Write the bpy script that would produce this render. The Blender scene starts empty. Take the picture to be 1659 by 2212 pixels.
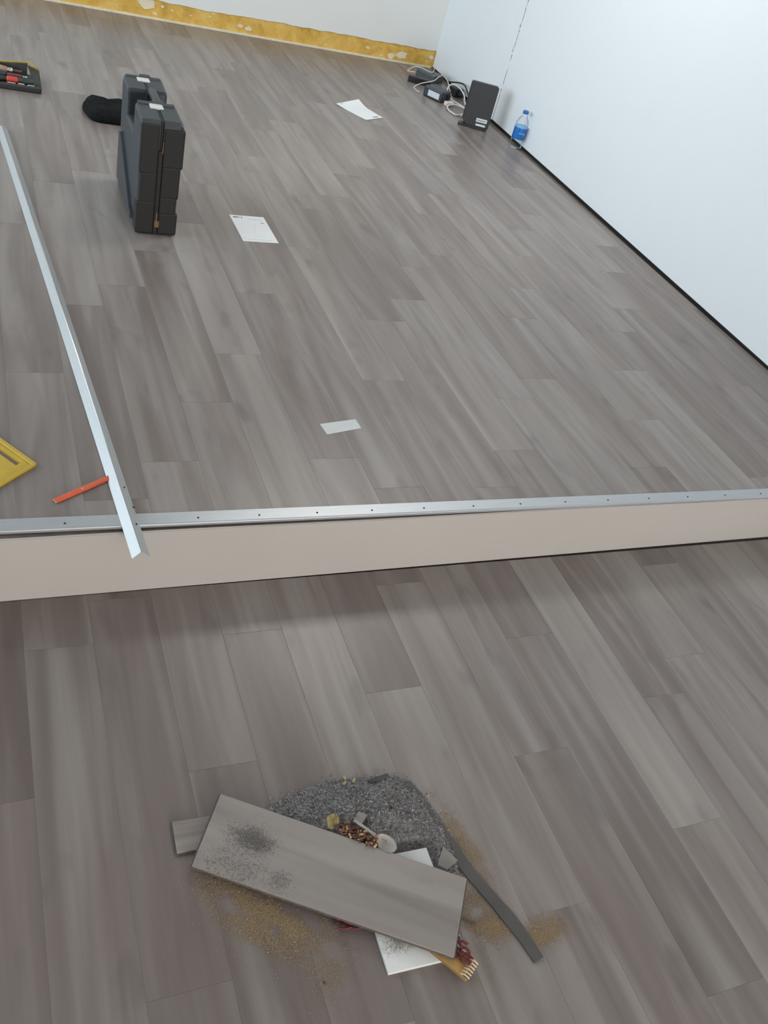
import bpy, bmesh, math, random
from mathutils import Vector, Matrix, noise
random.seed(7)
scene = bpy.context.scene
COL = scene.collection

# ---------------------------------------------------------------- camera
cam_d = bpy.data.cameras.new('camera')
cam = bpy.data.objects.new('camera', cam_d)
COL.objects.link(cam)
R = Vector((0.9127551, -0.33313696, 0.23642736))
U = Vector((0.04712802, 0.66076802, 0.74910919))
F = Vector((0.4057796, 0.67261088, -0.61881946))
cam.matrix_world = Matrix(((R.x, U.x, -F.x, 0), (R.y, U.y, -F.y, 0), (R.z, U.z, -F.z, 1.45), (0, 0, 0, 1)))
cam_d.sensor_fit = 'HORIZONTAL'
cam_d.sensor_width = 36.0
cam_d.lens = 1903.1 / 1659 * 36.0
cam_d.clip_start = 0.02
scene.camera = cam

# ---------------------------------------------------------------- world, lights, exposure
world = bpy.data.worlds.new('sky')
scene.world = world
world.use_nodes = True
bg = world.node_tree.nodes['Background']
bg.inputs[0].default_value = (0.72, 0.86, 1.0, 1)
bg.inputs[1].default_value = 1.0
scene.view_settings.view_transform = 'Standard'
scene.view_settings.look = 'None'
scene.view_settings.gamma = 1.0
scene.view_settings.use_curve_mapping = False
scene.view_settings.exposure = 0.0


def area_light(name, loc, target, sx, sy, power, color):
    d = bpy.data.lights.new(name, 'AREA')
    d.shape = 'RECTANGLE'
    d.size, d.size_y = sx, sy
    d.energy = power
    d.color = color
    o = bpy.data.objects.new(name, d)
    o.location = loc
    v = Vector(target) - Vector(loc)
    o.rotation_euler = v.to_track_quat('-Z', 'Y').to_euler()
    COL.objects.link(o)
    return o


# daylight entering through the shop window in the left wall
area_light('window_daylight', (-3.3, 3.7, 1.5), (3.0, 3.9, 0.9), 4.2, 2.1, 155, (0.80, 0.915, 1.0))
# added light behind the viewer, source unseen; lifts riser and back wall
area_light('front_fill_light', (1.6, -4.9, 1.2), (1.2, 2.0, 0.7), 2.6, 2.1, 235, (1.0, 0.945, 0.895))
# added overhead fill, no fitting seen; brightens the far raised floor
area_light('overhead_fill_light', (2.0, 3.9, 2.66), (2.0, 3.9, 0.0), 1.2, 0.6, 32, (1.0, 0.97, 0.93))


# ---------------------------------------------------------------- material helpers
def lin(c):
    out = []
    for v in c[:3]:
        v = v / 255.0
        out.append(v / 12.92 if v <= 0.04045 else ((v + 0.055) / 1.055) ** 2.4)
    return (*out, 1.0)


class NT:
    def __init__(self, name):
        self.m = bpy.data.materials.new(name)
        self.m.use_nodes = True
        self.t = self.m.node_tree
        self.b = self.t.nodes['Principled BSDF']
        self.out = self.t.nodes['Material Output']

    def n(self, typ, **kw):
        nd = self.t.nodes.new(typ)
        for k, v in kw.items():
            if k.startswith('i_'):
                key = k[2:]
                key = int(key) if key.isdigit() else key.replace('_', ' ')
                nd.inputs[key].default_value = v
            else:
                setattr(nd, k, v)
        return nd

    def l(self, a, b):
        self.t.links.new(a, b)

    def coords(self, scale=(1, 1, 1), kind='Object', offset=None):
        tc = self.n('ShaderNodeTexCoord')
        mp = self.n('ShaderNodeMapping')
        mp.inputs['Scale'].default_value = scale
        self.l(tc.outputs[kind], mp.inputs['Vector'])
        if offset is not None:
            self.l(offset, mp.inputs['Location'])
        return mp.outputs['Vector']

    def noise(self, vec, scale, detail=3, rough=0.55, distort=0.0):
        nd = self.n('ShaderNodeTexNoise')
        nd.inputs['Scale'].default_value = scale
        nd.inputs['Detail'].default_value = detail
        nd.inputs['Roughness'].default_value = rough
        nd.inputs['Distortion'].default_value = distort
        self.l(vec, nd.inputs['Vector'])
        return nd.outputs['Fac']

    def ramp(self, fac, stops):
        nd = self.n('ShaderNodeValToRGB')
        el = nd.color_ramp.elements
        while len(el) < len(stops):
            el.new(0.5)
        for e, (p, c) in zip(el, stops):
            e.position = p
            e.color = c
        self.l(fac, nd.inputs['Fac'])
        return nd.outputs['Color']

    def mix(self, fac, a, b, mode='MIX'):
        nd = self.n('ShaderNodeMix', data_type='RGBA', blend_type=mode)
        for sock, v in ((nd.inputs[0], fac), (nd.inputs[6], a), (nd.inputs[7], b)):
            if hasattr(v, 'links'):
                self.l(v, sock)
            else:
                sock.default_value = v
        return nd.outputs[2]

    def math(self, op, a, b=0.0):
        nd = self.n('ShaderNodeMath', operation=op)
        for sock, v in ((nd.inputs[0], a), (nd.inputs[1], b)):
            if hasattr(v, 'links'):
                self.l(v, sock)
            else:
                sock.default_value = v
        return nd.outputs[0]

    def bump(self, fac, strength=0.2, dist=0.002):
        nd = self.n('ShaderNodeBump')
        nd.inputs['Strength'].default_value = strength
        nd.inputs['Distance'].default_value = dist
        self.l(fac, nd.inputs['Height'])
        self.l(nd.outputs['Normal'], self.b.inputs['Normal'])

    def base(self, v):
        s = self.b.inputs['Base Color']
        if hasattr(v, 'links'):
            self.l(v, s)
        else:
            s.default_value = v

    def rough(self, v):
        s = self.b.inputs['Roughness']
        if hasattr(v, 'links'):
            self.l(v, s)
        else:
            s.default_value = v


def plain(name, c, rough=0.5, metal=0.0, var=0.12, scale=30, bump=0.0, spec=0.5):
    k = NT(name)
    c1 = lin(c)
    v = k.coords()
    f = k.noise(v, scale, 4)
    lo = tuple(x * (1 - var) for x in c1[:3]) + (1,)
    hi = tuple(min(1, x * (1 + var)) for x in c1[:3]) + (1,)
    k.base(k.ramp(f, [(0.3, lo), (0.7, hi)]))
    k.rough(rough)
    k.b.inputs['Metallic'].default_value = metal
    k.b.inputs['Specular IOR Level'].default_value = spec
    if bump:
        k.bump(f, bump, 0.001)
    return k.m


def wood_floor(name):
    k = NT(name)
    oi = k.n('ShaderNodeObjectInfo')
    cx = k.n('ShaderNodeCombineXYZ')
    k.l(k.math('MULTIPLY', oi.outputs['Random'], 37.0), cx.inputs[0])
    k.l(k.math('MULTIPLY', oi.outputs['Random'], 91.0), cx.inputs[1])
    off = cx.outputs[0]
    tone = k.n('ShaderNodeAttribute', attribute_type='OBJECT', attribute_name='tone').outputs['Fac']
    v1 = k.coords((19, 1.3, 1), offset=off)
    v2 = k.coords((26, 1.6, 1), offset=off)
    v3 = k.coords((170, 5, 1), offset=off)
    v4 = k.coords((9, 4.5, 1), offset=off)
    band = k.noise(v1, 1.0, 2, 0.5, 0.6)
    streak = k.noise(v2, 1.0, 4, 0.6, 0.9)
    grain = k.noise(v3, 1.0, 3, 0.6)
    blot = k.noise(v4, 1.0, 2, 0.5)
    # tone shifted by soft lengthwise bands
    t = k.math('ADD', tone, k.math('MULTIPLY', k.math('SUBTRACT', band, 0.5), 0.98))
    t = k.math('ADD', t, k.math('MULTIPLY', k.math('SUBTRACT', streak, 0.5), 0.22))
    t = k.math('ADD', t, k.math('MULTIPLY', k.math('SUBTRACT', grain, 0.5), 0.10))
    col = k.ramp(t, [(0.0, lin((101, 90, 85))), (0.35, lin((121, 111, 106))), (0.6, lin((138, 130, 125))), (1.0, lin((158, 151, 146)))])
    # knots: rare dark smudges
    kn = k.ramp(blot, [(0.62, (0, 0, 0, 1)), (0.76, (1, 1, 1, 1))])
    col = k.mix(k.math('MULTIPLY', kn, 0.5), col, lin((86, 79, 77)))
    # warm / cool drift
    dr = k.noise(k.coords((3, 1, 1), offset=off), 1.0, 2)
    col = k.mix(0.35, col, k.ramp(dr, [(0.35, (0.97, 1.0, 1.0, 1)), (0.65, (1.0, 0.93, 0.90, 1))]), 'MULTIPLY')
    k.base(col)
    k.rough(k.ramp(streak, [(0.3, (0.33, 0.33, 0.33, 1)), (0.7, (0.37, 0.37, 0.37, 1))]))
    k.b.inputs['Specular IOR Level'].default_value = 0.5
    k.bump(grain, 0.025, 0.0005)
    return k.m


def wall_paint(name, c, smudge=(205, 200, 196)):
    k = NT(name)
    v = k.coords()
    f = k.noise(v, 1.3, 3)
    fine = k.noise(v, 220, 2)
    col = k.ramp(f, [(0.3, lin(c)), (0.62, lin(c)), (0.8, lin(smudge))])
    k.base(col)
    k.rough(0.6)
    k.bump(fine, 0.06, 0.0006)
    return k.m


def bare_band(name):
    k = NT(name)
    v = k.coords((1, 1, 1))
    f = k.noise(v, 9, 5, 0.65, 0.5)
    g = k.noise(k.coords((4, 4, 14)), 3.2, 3, 0.6)
    col = k.ramp(f, [(0.3, lin((178, 138, 52))), (0.5, lin((206, 166, 78))), (0.72, lin((218, 190, 118)))])
    col = k.mix(k.ramp(g, [(0.66, (0, 0, 0, 1)), (0.70, (1, 1, 1, 1))]), col, lin((224, 214, 180)))
    k.base(col)
    k.rough(0.75)
    k.bump(f, 0.3, 0.002)
    return k.m


def brushed(name, c=(184, 187, 190), rough=0.36, metal=0.5):
    k = NT(name)
    f = k.noise(k.coords((3, 60, 60)), 6, 4)
    c1 = lin(c)
    k.base(k.ramp(f, [(0.3, tuple(x * 0.9 for x in c1[:3]) + (1,)), (0.7, c1)]))
    k.b.inputs['Metallic'].default_value = metal
    k.rough(rough)
    return k.m


def hard_black(name, c, scuff=(105, 108, 110), rough=0.5):
    k = NT(name)
    v = k.coords()
    f = k.noise(v, 14, 6, 0.7, 1.2)
    fine = k.noise(v, 900, 2)
    c1 = lin(c)
    col = k.ramp(f, [(0.2, tuple(x * 0.8 for x in c1[:3]) + (1,)), (0.62, c1), (0.78, tuple(0.7 * a + 0.3 * b for a, b in zip(c1[:3], lin(scuff)[:3])) + (1,))])
    k.base(col)
    k.rough(rough)
    k.bump(fine, 0.15, 0.0004)
    return k.m


def island_mat(name, stops, rough=0.9):
    k = NT(name)
    g = k.n('ShaderNodeNewGeometry')
    k.base(k.ramp(g.outputs['Random Per Island'], stops))
    k.rough(rough)
    return k.m


def clear_plastic(name):
    k = NT(name)
    tr = k.n('ShaderNodeBsdfTransparent')
    tr.inputs[0].default_value = (0.965, 0.98, 0.985, 1)
    gl = k.n('ShaderNodeBsdfGlossy')
    gl.inputs['Roughness'].default_value = 0.06
    fr = k.n('ShaderNodeFresnel')
    fr.inputs['IOR'].default_value = 1.22
    ms = k.n('ShaderNodeMixShader')
    k.l(k.math('MULTIPLY', fr.outputs[0], 0.55), ms.inputs[0])
    k.l(tr.outputs[0], ms.inputs[1])
    k.l(gl.outputs[0], ms.inputs[2])
    k.l(ms.outputs[0], k.out.inputs['Surface'])
    return k.m


M = dict(
    wood=wood_floor('grey_oak_vinyl'),
    core=plain('plank_core', (92, 86, 82), 0.8, scale=60, var=0.25),
    sub=plain('raw_subfloor', (112, 103, 96), 0.85, scale=25, var=0.2, bump=0.2),
    riser=plain('cream_board', (182, 176, 170), 0.42, scale=3, var=0.02),
    alu=brushed('anodised_aluminium'),
    alu_bright=brushed('mill_aluminium', (178, 181, 182), 0.38, 0.3),
    hole=plain('screw_hole', (28, 26, 26), 0.8),
    wallr=wall_paint('white_wall_paint', (229, 235, 239), (226, 227, 229)),
    wallb=wall_paint('back_wall_paint', (213, 216, 214), (207, 208, 205)),
    band=bare_band('ochre_adhesive_band'),
    cream=plain('cream_sealant', (214, 203, 176), 0.6, var=0.08),
    gap=plain('dark_gap', (34, 33, 33), 0.9),
    ceil=plain('ceiling_white', (190, 190, 187), 0.8, var=0.02, scale=2),
    black=hard_black('black_plastic', (34, 34, 35)),
    case=hard_black('charcoal_shell', (52, 58, 63), (112, 118, 122), 0.45),
    case_dark=hard_black('case_edge', (25, 24, 23), (54, 49, 40), 0.65),
    scuff=plain('rust_scuff', (112, 88, 56), 0.7, var=0.35, scale=80),
    latch=plain('white_latch', (214, 214, 208), 0.4, var=0.03),
    cloth_black=plain('black_cloth', (26, 28, 28), 0.95, var=0.3, scale=60, bump=0.4, spec=0.1),
    olive=plain('olive_lining', (52, 52, 44), 0.8, var=0.25, scale=40),
    yellow_trim=plain('yellow_trim', (150, 138, 62), 0.7),
    red=plain('red_grip', (186, 58, 50), 0.45),
    dgreen=plain('dark_green_grip', (44, 58, 56), 0.45),
    dblue=plain('navy_grip', (46, 50, 60), 0.5),
    maroon=plain('maroon_shaft', (96, 58, 54), 0.5),
    handle_wood=plain('pale_wood_handle', (162, 134, 108), 0.6, scale=40, var=0.2),
    steel=plain('bright_steel', (200, 200, 198), 0.25, metal=0.9, var=0.05),
    paper=plain('white_paper', (226, 228, 229), 0.7, var=0.015, scale=8),
    ink=plain('grey_print', (112, 114, 120), 0.8),
    faint=plain('faint_print', (196, 198, 200), 0.8),
    tape=plain('white_tape', (196, 200, 198), 0.35, var=0.03),
    yellow=plain('yellow_plastic', (188, 157, 54), 0.5, var=0.08, scale=25),
    pencil=plain('orange_paint', (206, 92, 62), 0.45, var=0.1, scale=40),
    pencil_tip=plain('pencil_end', (196, 156, 140), 0.7),
    speaker=plain('black_satin', (27, 30, 37), 0.5, var=0.08),
    adapter=plain('grey_black_plastic', (46, 51, 57), 0.42, var=0.08),
    adapter_dark=plain('black_gloss', (26, 28, 31), 0.4),
    greybox=plain('slate_plastic', (78, 84, 88), 0.45),
    label=plain('silver_label', (196, 204, 208), 0.4, var=0.05),
    cable=plain('white_cable', (216, 206, 200), 0.45, var=0.04),
    blue=plain('blue_label', (18, 100, 176), 0.35, var=0.12, scale=50),
    blue_light=plain('light_blue_print', (120, 176, 220), 0.4),
    blue_cap=plain('blue_cap', (38, 88, 168), 0.35),
    pet=clear_plastic('clear_pet'),
    tile=plain('white_glaze', (222, 222, 220), 0.22, var=0.02, scale=5),
    grime=plain('tile_grime', (150, 144, 128), 0.8, var=0.2, scale=90),
    strip=hard_black('dark_rubber', (84, 81, 78), (130, 124, 116), 0.7),
    dscrap=plain('dark_scrap', (72, 68, 68), 0.75, var=0.2),
    gscrap=plain('grey_scrap', (132, 126, 120), 0.6, var=0.1),
    spoon=plain('white_plastic', (214, 208, 200), 0.35, var=0.04),
    card=plain('brown_card', (178, 140, 84), 0.8, var=0.1, scale=20),
    flute=plain('cream_flute', (206, 184, 154), 0.8, var=0.1),
    cord=plain('maroon_cord', (104, 48, 50), 0.85, var=0.3, scale=300),
    flake=plain('dull_yellow_flake', (160, 150, 108), 0.8),
    leaf=plain('dry_yellow_leaf', (196, 180, 128), 0.8, var=0.2, scale=60),
    crumb=island_mat('brown_crumbs', [(0.0, lin((70, 46, 40))), (0.5, lin((108, 70, 58))), (0.85, lin((128, 92, 70))), (1.0, lin((190, 176, 130)))]),
    lint=island_mat('grey_lint', [(0.0, lin((56, 54, 54))), (0.3, lin((102, 98, 98))), (0.75, lin((136, 132, 131))), (1.0, lin((184, 181, 180)))]),
    smear=island_mat('grey_smear', [(0.0, lin((90, 86, 83))), (0.9, lin((108, 103, 99))), (1.0, lin((150, 146, 142)))]),
    heap=plain('grey_dust', (120, 116, 114), 0.95, var=0.35, scale=120, bump=0.6),
    saw=island_mat('sawdust_tan', [(0.0, lin((128, 110, 86))), (0.6, lin((152, 128, 96))), (0.97, lin((164, 140, 106))), (1.0, lin((216, 202, 174)))]),
    glass=clear_plastic('window_glass'),
)


# ---------------------------------------------------------------- object helpers
def link(name, bm, mat, parent=None, smooth=False, loc=None, rot=None):
    me = bpy.data.meshes.new(name)
    bm.to_mesh(me)
    bm.free()
    mats = mat if isinstance(mat, (list, tuple)) else [mat]
    for m in mats:
        me.materials.append(M[m] if isinstance(m, str) else m)
    if smooth:
        for p in me.polygons:
            p.use_smooth = True
    o = bpy.data.objects.new(name, me)
    COL.objects.link(o)
    if parent is not None:
        o.parent = parent
    if loc is not None:
        o.location = loc
    if rot is not None:
        o.rotation_euler = rot
    return o


def empty(name, loc=(0, 0, 0), rz=0.0, rot=None):
    o = bpy.data.objects.new(name, None)
    o.empty_display_size = 0.05
    o.location = loc
    o.rotation_euler = rot if rot else (0, 0, rz)
    COL.objects.link(o)
    return o


def tag(o, label, cat, group=None, kind=None):
    o['label'] = label
    o['category'] = cat
    if group:
        o['group'] = group
    if kind:
        o['kind'] = kind
    return o


def struct(o):
    o['kind'] = 'structure'
    return o


def add_box(bm, a, b, mat_index=0, xf=None):
    x0, y0, z0 = a
    x1, y1, z1 = b
    vs = [bm.verts.new(p) for p in ((x0, y0, z0), (x1, y0, z0), (x1, y1, z0), (x0, y1, z0), (x0, y0, z1), (x1, y0, z1), (x1, y1, z1), (x0, y1, z1))]
    if xf is not None:
        for v in vs:
            v.co = xf @ v.co
    fs = []
    for f in ((3, 2, 1, 0), (4, 5, 6, 7), (0, 1, 5, 4), (1, 2, 6, 5), (2, 3, 7, 6), (3, 0, 4, 7)):
        fc = bm.faces.new([vs[i] for i in f])
        fc.material_index = mat_index
        fs.append(fc)
    return vs, fs


def box_bm(a, b, bev=0.0, seg=2):
    bm = bmesh.new()
    add_box(bm, a, b)
    if bev:
        bmesh.ops.bevel(bm, geom=bm.edges[:], offset=bev, segments=seg, profile=0.6, affect='EDGES')
    return bm


def prism_bm(pts, z0, z1, bev=0.0, seg=1):
    """extrude an xy outline from z0 to z1"""
    bm = bmesh.new()
    area = sum(pts[i][0] * pts[(i + 1) % len(pts)][1] - pts[(i + 1) % len(pts)][0] * pts[i][1] for i in range(len(pts)))
    if area < 0:
        pts = pts[::-1]
    lo = [bm.verts.new((p[0], p[1], z0)) for p in pts]
    hi = [bm.verts.new((p[0], p[1], z1)) for p in pts]
    bm.faces.new(lo[::-1])
    bm.faces.new(hi)
    n = len(pts)
    for i in range(n):
        bm.faces.new((lo[i], lo[(i + 1) % n], hi[(i + 1) % n], hi[i]))
    if bev:
        bmesh.ops.bevel(bm, geom=bm.edges[:], offset=bev, segments=seg, profile=0.6, affect='EDGES')
    return bm


def add_tube(bm, pts, r, sides=8, cap=True, mat_index=0):
    pts = [Vector(p) for p in pts]
    n = len(pts)
    rr = r if isinstance(r, (list, tuple)) else [r] * n
    rings = []
    prev = None
    for i, p in enumerate(pts):
        t = (pts[min(i + 1, n - 1)] - pts[max(i - 1, 0)]).normalized()
        if prev is None:
            a = t.orthogonal().normalized()
        else:
            a = (prev - t * prev.dot(t)).normalized()
        prev = a
        b = t.cross(a)
        rings.append([bm.verts.new(p + (a * math.cos(2 * math.pi * k / sides) + b * math.sin(2 * math.pi * k / sides)) * rr[i]) for k in range(sides)])
    for i in range(n - 1):
        for k in range(sides):
            f = bm.faces.new((rings[i][k], rings[i][(k + 1) % sides], rings[i + 1][(k + 1) % sides], rings[i + 1][k]))
            f.material_index = mat_index
    if cap:
        bm.faces.new(rings[0][::-1])
        bm.faces.new(rings[-1])
    return bm


def tube_bm(pts, r, sides=8):
    return add_tube(bmesh.new(), pts, r, sides)


def lathe_bm(profile, sides=28):
    bm = bmesh.new()
    rings = []
    for (r, z) in profile:
        rings.append([bm.verts.new((r * math.cos(2 * math.pi * k / sides), r * math.sin(2 * math.pi * k / sides), z)) for k in range(sides)])
    for i in range(len(rings) - 1):
        for k in range(sides):
            bm.faces.new((rings[i][k], rings[i][(k + 1) % sides], rings[i + 1][(k + 1) % sides], rings[i + 1][k]))
    bm.faces.new(rings[0][::-1])
    bm.faces.new(rings[-1])
    return bm


def spline(pts, n=10):
    """Catmull-Rom through the points"""
    P = [Vector(p) for p in pts]
    out = []
    for i in range(len(P) - 1):
        p0, p1, p2, p3 = P[max(i - 1, 0)], P[i], P[i + 1], P[min(i + 2, len(P) - 1)]
        for k in range(n):
            t = k / n
            out.append(0.5 * ((2 * p1) + (p2 - p0) * t + (2 * p0 - 5 * p1 + 4 * p2 - p3) * t * t + (3 * p1 - p0 - 3 * p2 + p3) * t ** 3))
    out.append(P[-1])
    return out


# ---------------------------------------------------------------- room shell
LOW = -0.2            # lower floor level; the raised floor is z = 0
XW = lambda y: 2.967 + 0.0171 * (y - 2.31)     # face of the right wall, very slightly out of square
YB = 6.248            # face of the back wall
XL, YF, ZC = -3.6, -5.0, 2.75

# floors: slab plus planks
lower = struct(link('floor', box_bm((XL, YF, LOW - 0.12), (3.2, 1.578, LOW - 0.006)), 'core'))
upper = struct(link('raised_floor', box_bm((XL, 1.578, LOW - 0.12), (3.2, YB + 0.1, -0.006)), 'sub'))


def plank_bm(w, l):
    bm = bmesh.new()
    e = 0.0004
    h = 0.006
    lo = [bm.verts.new(p) for p in ((0, 0, -h), (w, 0, -h), (w, l, -h), (0, l, -h))]
    md = [bm.verts.new(p) for p in ((0, 0, -e * 0.5), (w, 0, -e * 0.5), (w, l, -e * 0.5), (0, l, -e * 0.5))]
    hi = [bm.verts.new(p) for p in ((e, e, 0), (w - e, e, 0), (w - e, l - e, 0), (e, l - e, 0))]
    bm.faces.new(hi)
    for i in range(4):
        j = (i + 1) % 4
        bm.faces.new((lo[i], lo[j], md[j], md[i]))
        bm.faces.new((md[i], md[j], hi[j], hi[i]))
    return bm


def lay(parent, z, x0, pitch, cols, ya, yb, joints, tones, seed, xmax=None, spread=1.0):
    rnd = random.Random(seed)
    PL = 0.938
    cache = {}
    for c in cols:
        xa = x0 + pitch * c
        w = pitch - 0.0003
        js = joints.get(c)
        base = js if js else [ya + rnd.random() * PL]
        ys = sorted(base)
        while ys[0] > ya:
            ys.insert(0, ys[0] - PL)
        while ys[-1] < yb:
            ys.append(ys[-1] + PL)
        last = None
        for i in range(len(ys) - 1):
            a, b = max(ys[i], ya), min(ys[i + 1], yb)
            if b - a < 0.004:
                continue
            t = rnd.choice((0.28, 0.34, 0.40, 0.46, 0.52, 0.56, 0.62, 0.66))
            if last is not None and abs(t - last) < 0.05:
                t = 0.9 - last
            last = t
            mid = (a + b) / 2
            for (cc, y0, y1, tv) in tones:
                if cc == c and y0 <= mid <= y1:
                    t = tv
            ww = w
            if xmax is not None and xa + w > xmax:
                ww = xmax - xa
                if ww < 0.02:
                    continue
            key = (round(ww, 4), round(b - a, 4))
            if key not in cache:
                bm = plank_bm(ww, b - a - 0.0003)
                me = bpy.data.meshes.new('plank')
                bm.to_mesh(me)
                bm.free()
                me.materials.append(M['wood'])
                cache[key] = me
            o = bpy.data.objects.new('plank', cache[key])
            o.location = (xa, a, z)
            o.parent = parent
            o['tone'] = 0.47 + (t - 0.47) * spread
            COL.objects.link(o)


# joint positions read from where the tones change along each row of planks
UJ = {0: [2.22], 2: [1.812], 3: [2.08], 4: [2.343], 5: [3.686], 6: [1.673, 4.92], 7: [2.205], 9: [2.765], 10: [2.105], 12: [1.724], 14: [2.30]}
LJ = {-1: [1.019], 0: [1.394], 2: [1.02], 3: [1.381], 5: [1.152], 6: [0.56], 7: [0.917], 8: [0.326], 9: [0.662], 10: [1.013]}
UT = [(0, 2.22, 3.2, .30), (0, 1.2, 2.22, .5), (2, 1.5, 1.81, .62), (2, 1.81, 2.8, .33), (3, 1.5, 2.08, .50), (3, 2.08, 3.1, .42), (4, 1.5, 2.34, .58), (9, 2.0, 2.76, .62), (9, 2.76, 3.8, .28), (7, 2.2, 3.2, .62), (7, 1.2, 2.2, .36), (10, 2.1, 3.1, .55), (12, 1.72, 2.67, .40), (12, 2.66, 3.7, .35)]
LT = [(-1, 1.02, 2.0, .15), (-1, 0.0, 1.02, .26), (0, 1.39, 2.4, .38), (0, 0.4, 1.39, .36), (0, -.6, .45, .24), (1, 0.5, 2.0, .28), (1, -.6, .5, .22), (2, 1.02, 2.0, .40), (2, 0.0, 1.02, .28), (3, 1.38, 2.4, .52), (3, 0.4, 1.38, .30), (4, 0.5, 2, .52), (5, 1.15, 2.2, .34), (5, 0.2, 1.15, .60), (6, 0.56, 1.5, .58), (6, 0, .56, .46), (7, 0.92, 1.9, .52), (7, 0, .92, .40), (8, 1.26, 2.2, .42), (8, .3, 1.26, .40), (9, .66, 1.7, .74), (9, 0, .66, .55), (10, 1.01, 2, .36), (10, 0, 1.01, .50), (11, 0.4, 2, .62)]  # near-left rows toned down, putting the viewer's shade into the plank colour
lay(upper, 0.0, 0.05, 0.151, range(-8, 20), 1.588, YB - 0.004, UJ, UT, 11, xmax=2.975, spread=0.6)
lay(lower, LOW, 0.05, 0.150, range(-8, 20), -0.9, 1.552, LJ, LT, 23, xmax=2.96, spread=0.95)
# the plain rest of the floor behind the viewer and to the far left
for nm, par, a, b in (('floor_cover', lower, (XL, YF, LOW - 0.0055), (3.0, -0.905, LOW - 0.0003)),
                      ('floor_cover', lower, (XL, -0.9, LOW - 0.0055), (-1.152, 1.55, LOW - 0.0003)),
                      ('floor_cover', upper, (XL, 1.602, -0.0055), (-1.16, YB - 0.004, -0.0003))):
    o = link(nm, box_bm(a, b), 'wood', par)
    o['tone'] = 0.45

# back wall, upper painted part ends in a ragged edge above the bare band
struct(link('wall_back', box_bm((XL - 0.1, YB + 0.006, -0.2), (3.3, YB + 0.14, ZC)), 'band'))
bm = bmesh.new()
nx = 520
top, bot, bot2 = [], [], []
for i in range(nx + 1):
    x = XL + (3.0355 - XL) * i / nx
    zb = 0.108 + 0.008 * noise.noise(Vector((x * 3.1, 0.3, 0))) + 0.006 * noise.noise(Vector((x * 17, 4.3, 0))) + 0.012 * max(0, (x - 2.0)) * 0.9
    top.append(bm.verts.new((x, YB, ZC)))
    bot.append(bm.verts.new((x, YB, zb)))
    bot2.append(bm.verts.new((x, YB + 0.0065, zb - 0.002)))
for i in range(nx):
    bm.faces.new((bot[i], bot[i + 1], top[i + 1], top[i]))
    bm.faces.new((bot2[i], bot2[i + 1], bot[i + 1], bot[i]))
link('paint_layer', bm, 'wallb', bpy.data.objects['wall_back'])
struct(link('baseboard_back', box_bm((XL, YB - 0.006, 0.0), (3.02, YB + 0.0065, 0.014), 0.003, 2), 'cream'))
# flakes of paint and plaster still stuck to the bare band
patches = empty('trim_4')
struct(patches)
rnd = random.Random(5)
for (px, pz, s) in ((1.02, 0.085, 0.055), (1.12, 0.082, 0.014), (1.18, 0.07, 0.010), (1.30, 0.06, 0.008), (1.42, 0.075, 0.009), (1.62, 0.052, 0.020), (1.68, 0.045, 0.026), (2.52, 0.06, 0.016), (2.70, 0.035, 0.035), (2.78, 0.05, 0.045), (2.98, 0.04, 0.010), (3.01, 0.07, 0.02)):
    bm = bmesh.new()
    k = 11
    ring = []
    for i in range(k):
        a = 2 * math.pi * i / k
        r = s * (0.65 + 0.5 * rnd.random())
        ring.append((px + r * math.cos(a), min(0.11, max(0.016, pz + r * 0.6 * math.sin(a)))))
    f0 = [bm.verts.new((x, YB + 0.0035, z)) for x, z in ring]
    f1 = [bm.verts.new((x, YB + 0.0065, z)) for x, z in ring]
    bm.faces.new(f0)
    for i in range(k):
        bm.faces.new((f0[(i + 1) % k], f0[i], f1[i], f1[(i + 1) % k]))
    link('plaster_patch', bm, 'cream', patches)

# right wall: dark framing behind two white boards, a gap between them and below them
def slant_box(y0, y1, z0, z1, d0, d1):
    """a slab following the right wall, d0..d1 behind its face"""
    bm = bmesh.new()
    vs, fs = add_box(bm, (0, 0, 0), (1, 1, 1))
    for v in vs:
        y = y0 + (y1 - y0) * v.co.y
        v.co = Vector((XW(y) + d0 + (d1 - d0) * v.co.x, y, z0 + (z1 - z0) * v.co.z))
    bmesh.ops.recalc_face_normals(bm, faces=bm.faces[:])
    return bm


SEAM = 5.185
struct(link('wall_right', slant_box(YF, YB + 0.1, LOW - 0.1, ZC, 0.013, 0.15), 'gap'))
wr = bpy.data.objects['wall_right']
b1 = slant_box(1.3, SEAM - 0.0055, 0.017, ZC, 0.0, 0.0125)
b2 = slant_box(SEAM + 0.0055, YB - 0.0, 0.014, ZC, 0.0, 0.0125)
b3 = slant_box(YF, 1.294, LOW + 0.017, ZC, 0.0, 0.0125)
for b in (b1, b2, b3):
    bmesh.ops.bevel(b, geom=b.edges[:], offset=0.0012, segments=1, affect='EDGES')
    link('wall_board', b, 'wallr', wr)
bm = bmesh.new()
for i in range(26):
    z = 0.02 + rnd.random() * 1.1
    s = 0.003 + 0.004 * rnd.random()
    vs, _ = add_box(bm, (XW(SEAM) - 0.002, SEAM + (0.002 if rnd.random() < .5 else -0.002) - s * .4, z), (XW(SEAM) + 0.004, SEAM + s * .5, z + s * 4))
filler = link('seam_filler', bm, 'wallr', wr)
filler['kind'] = 'stuff'

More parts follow.
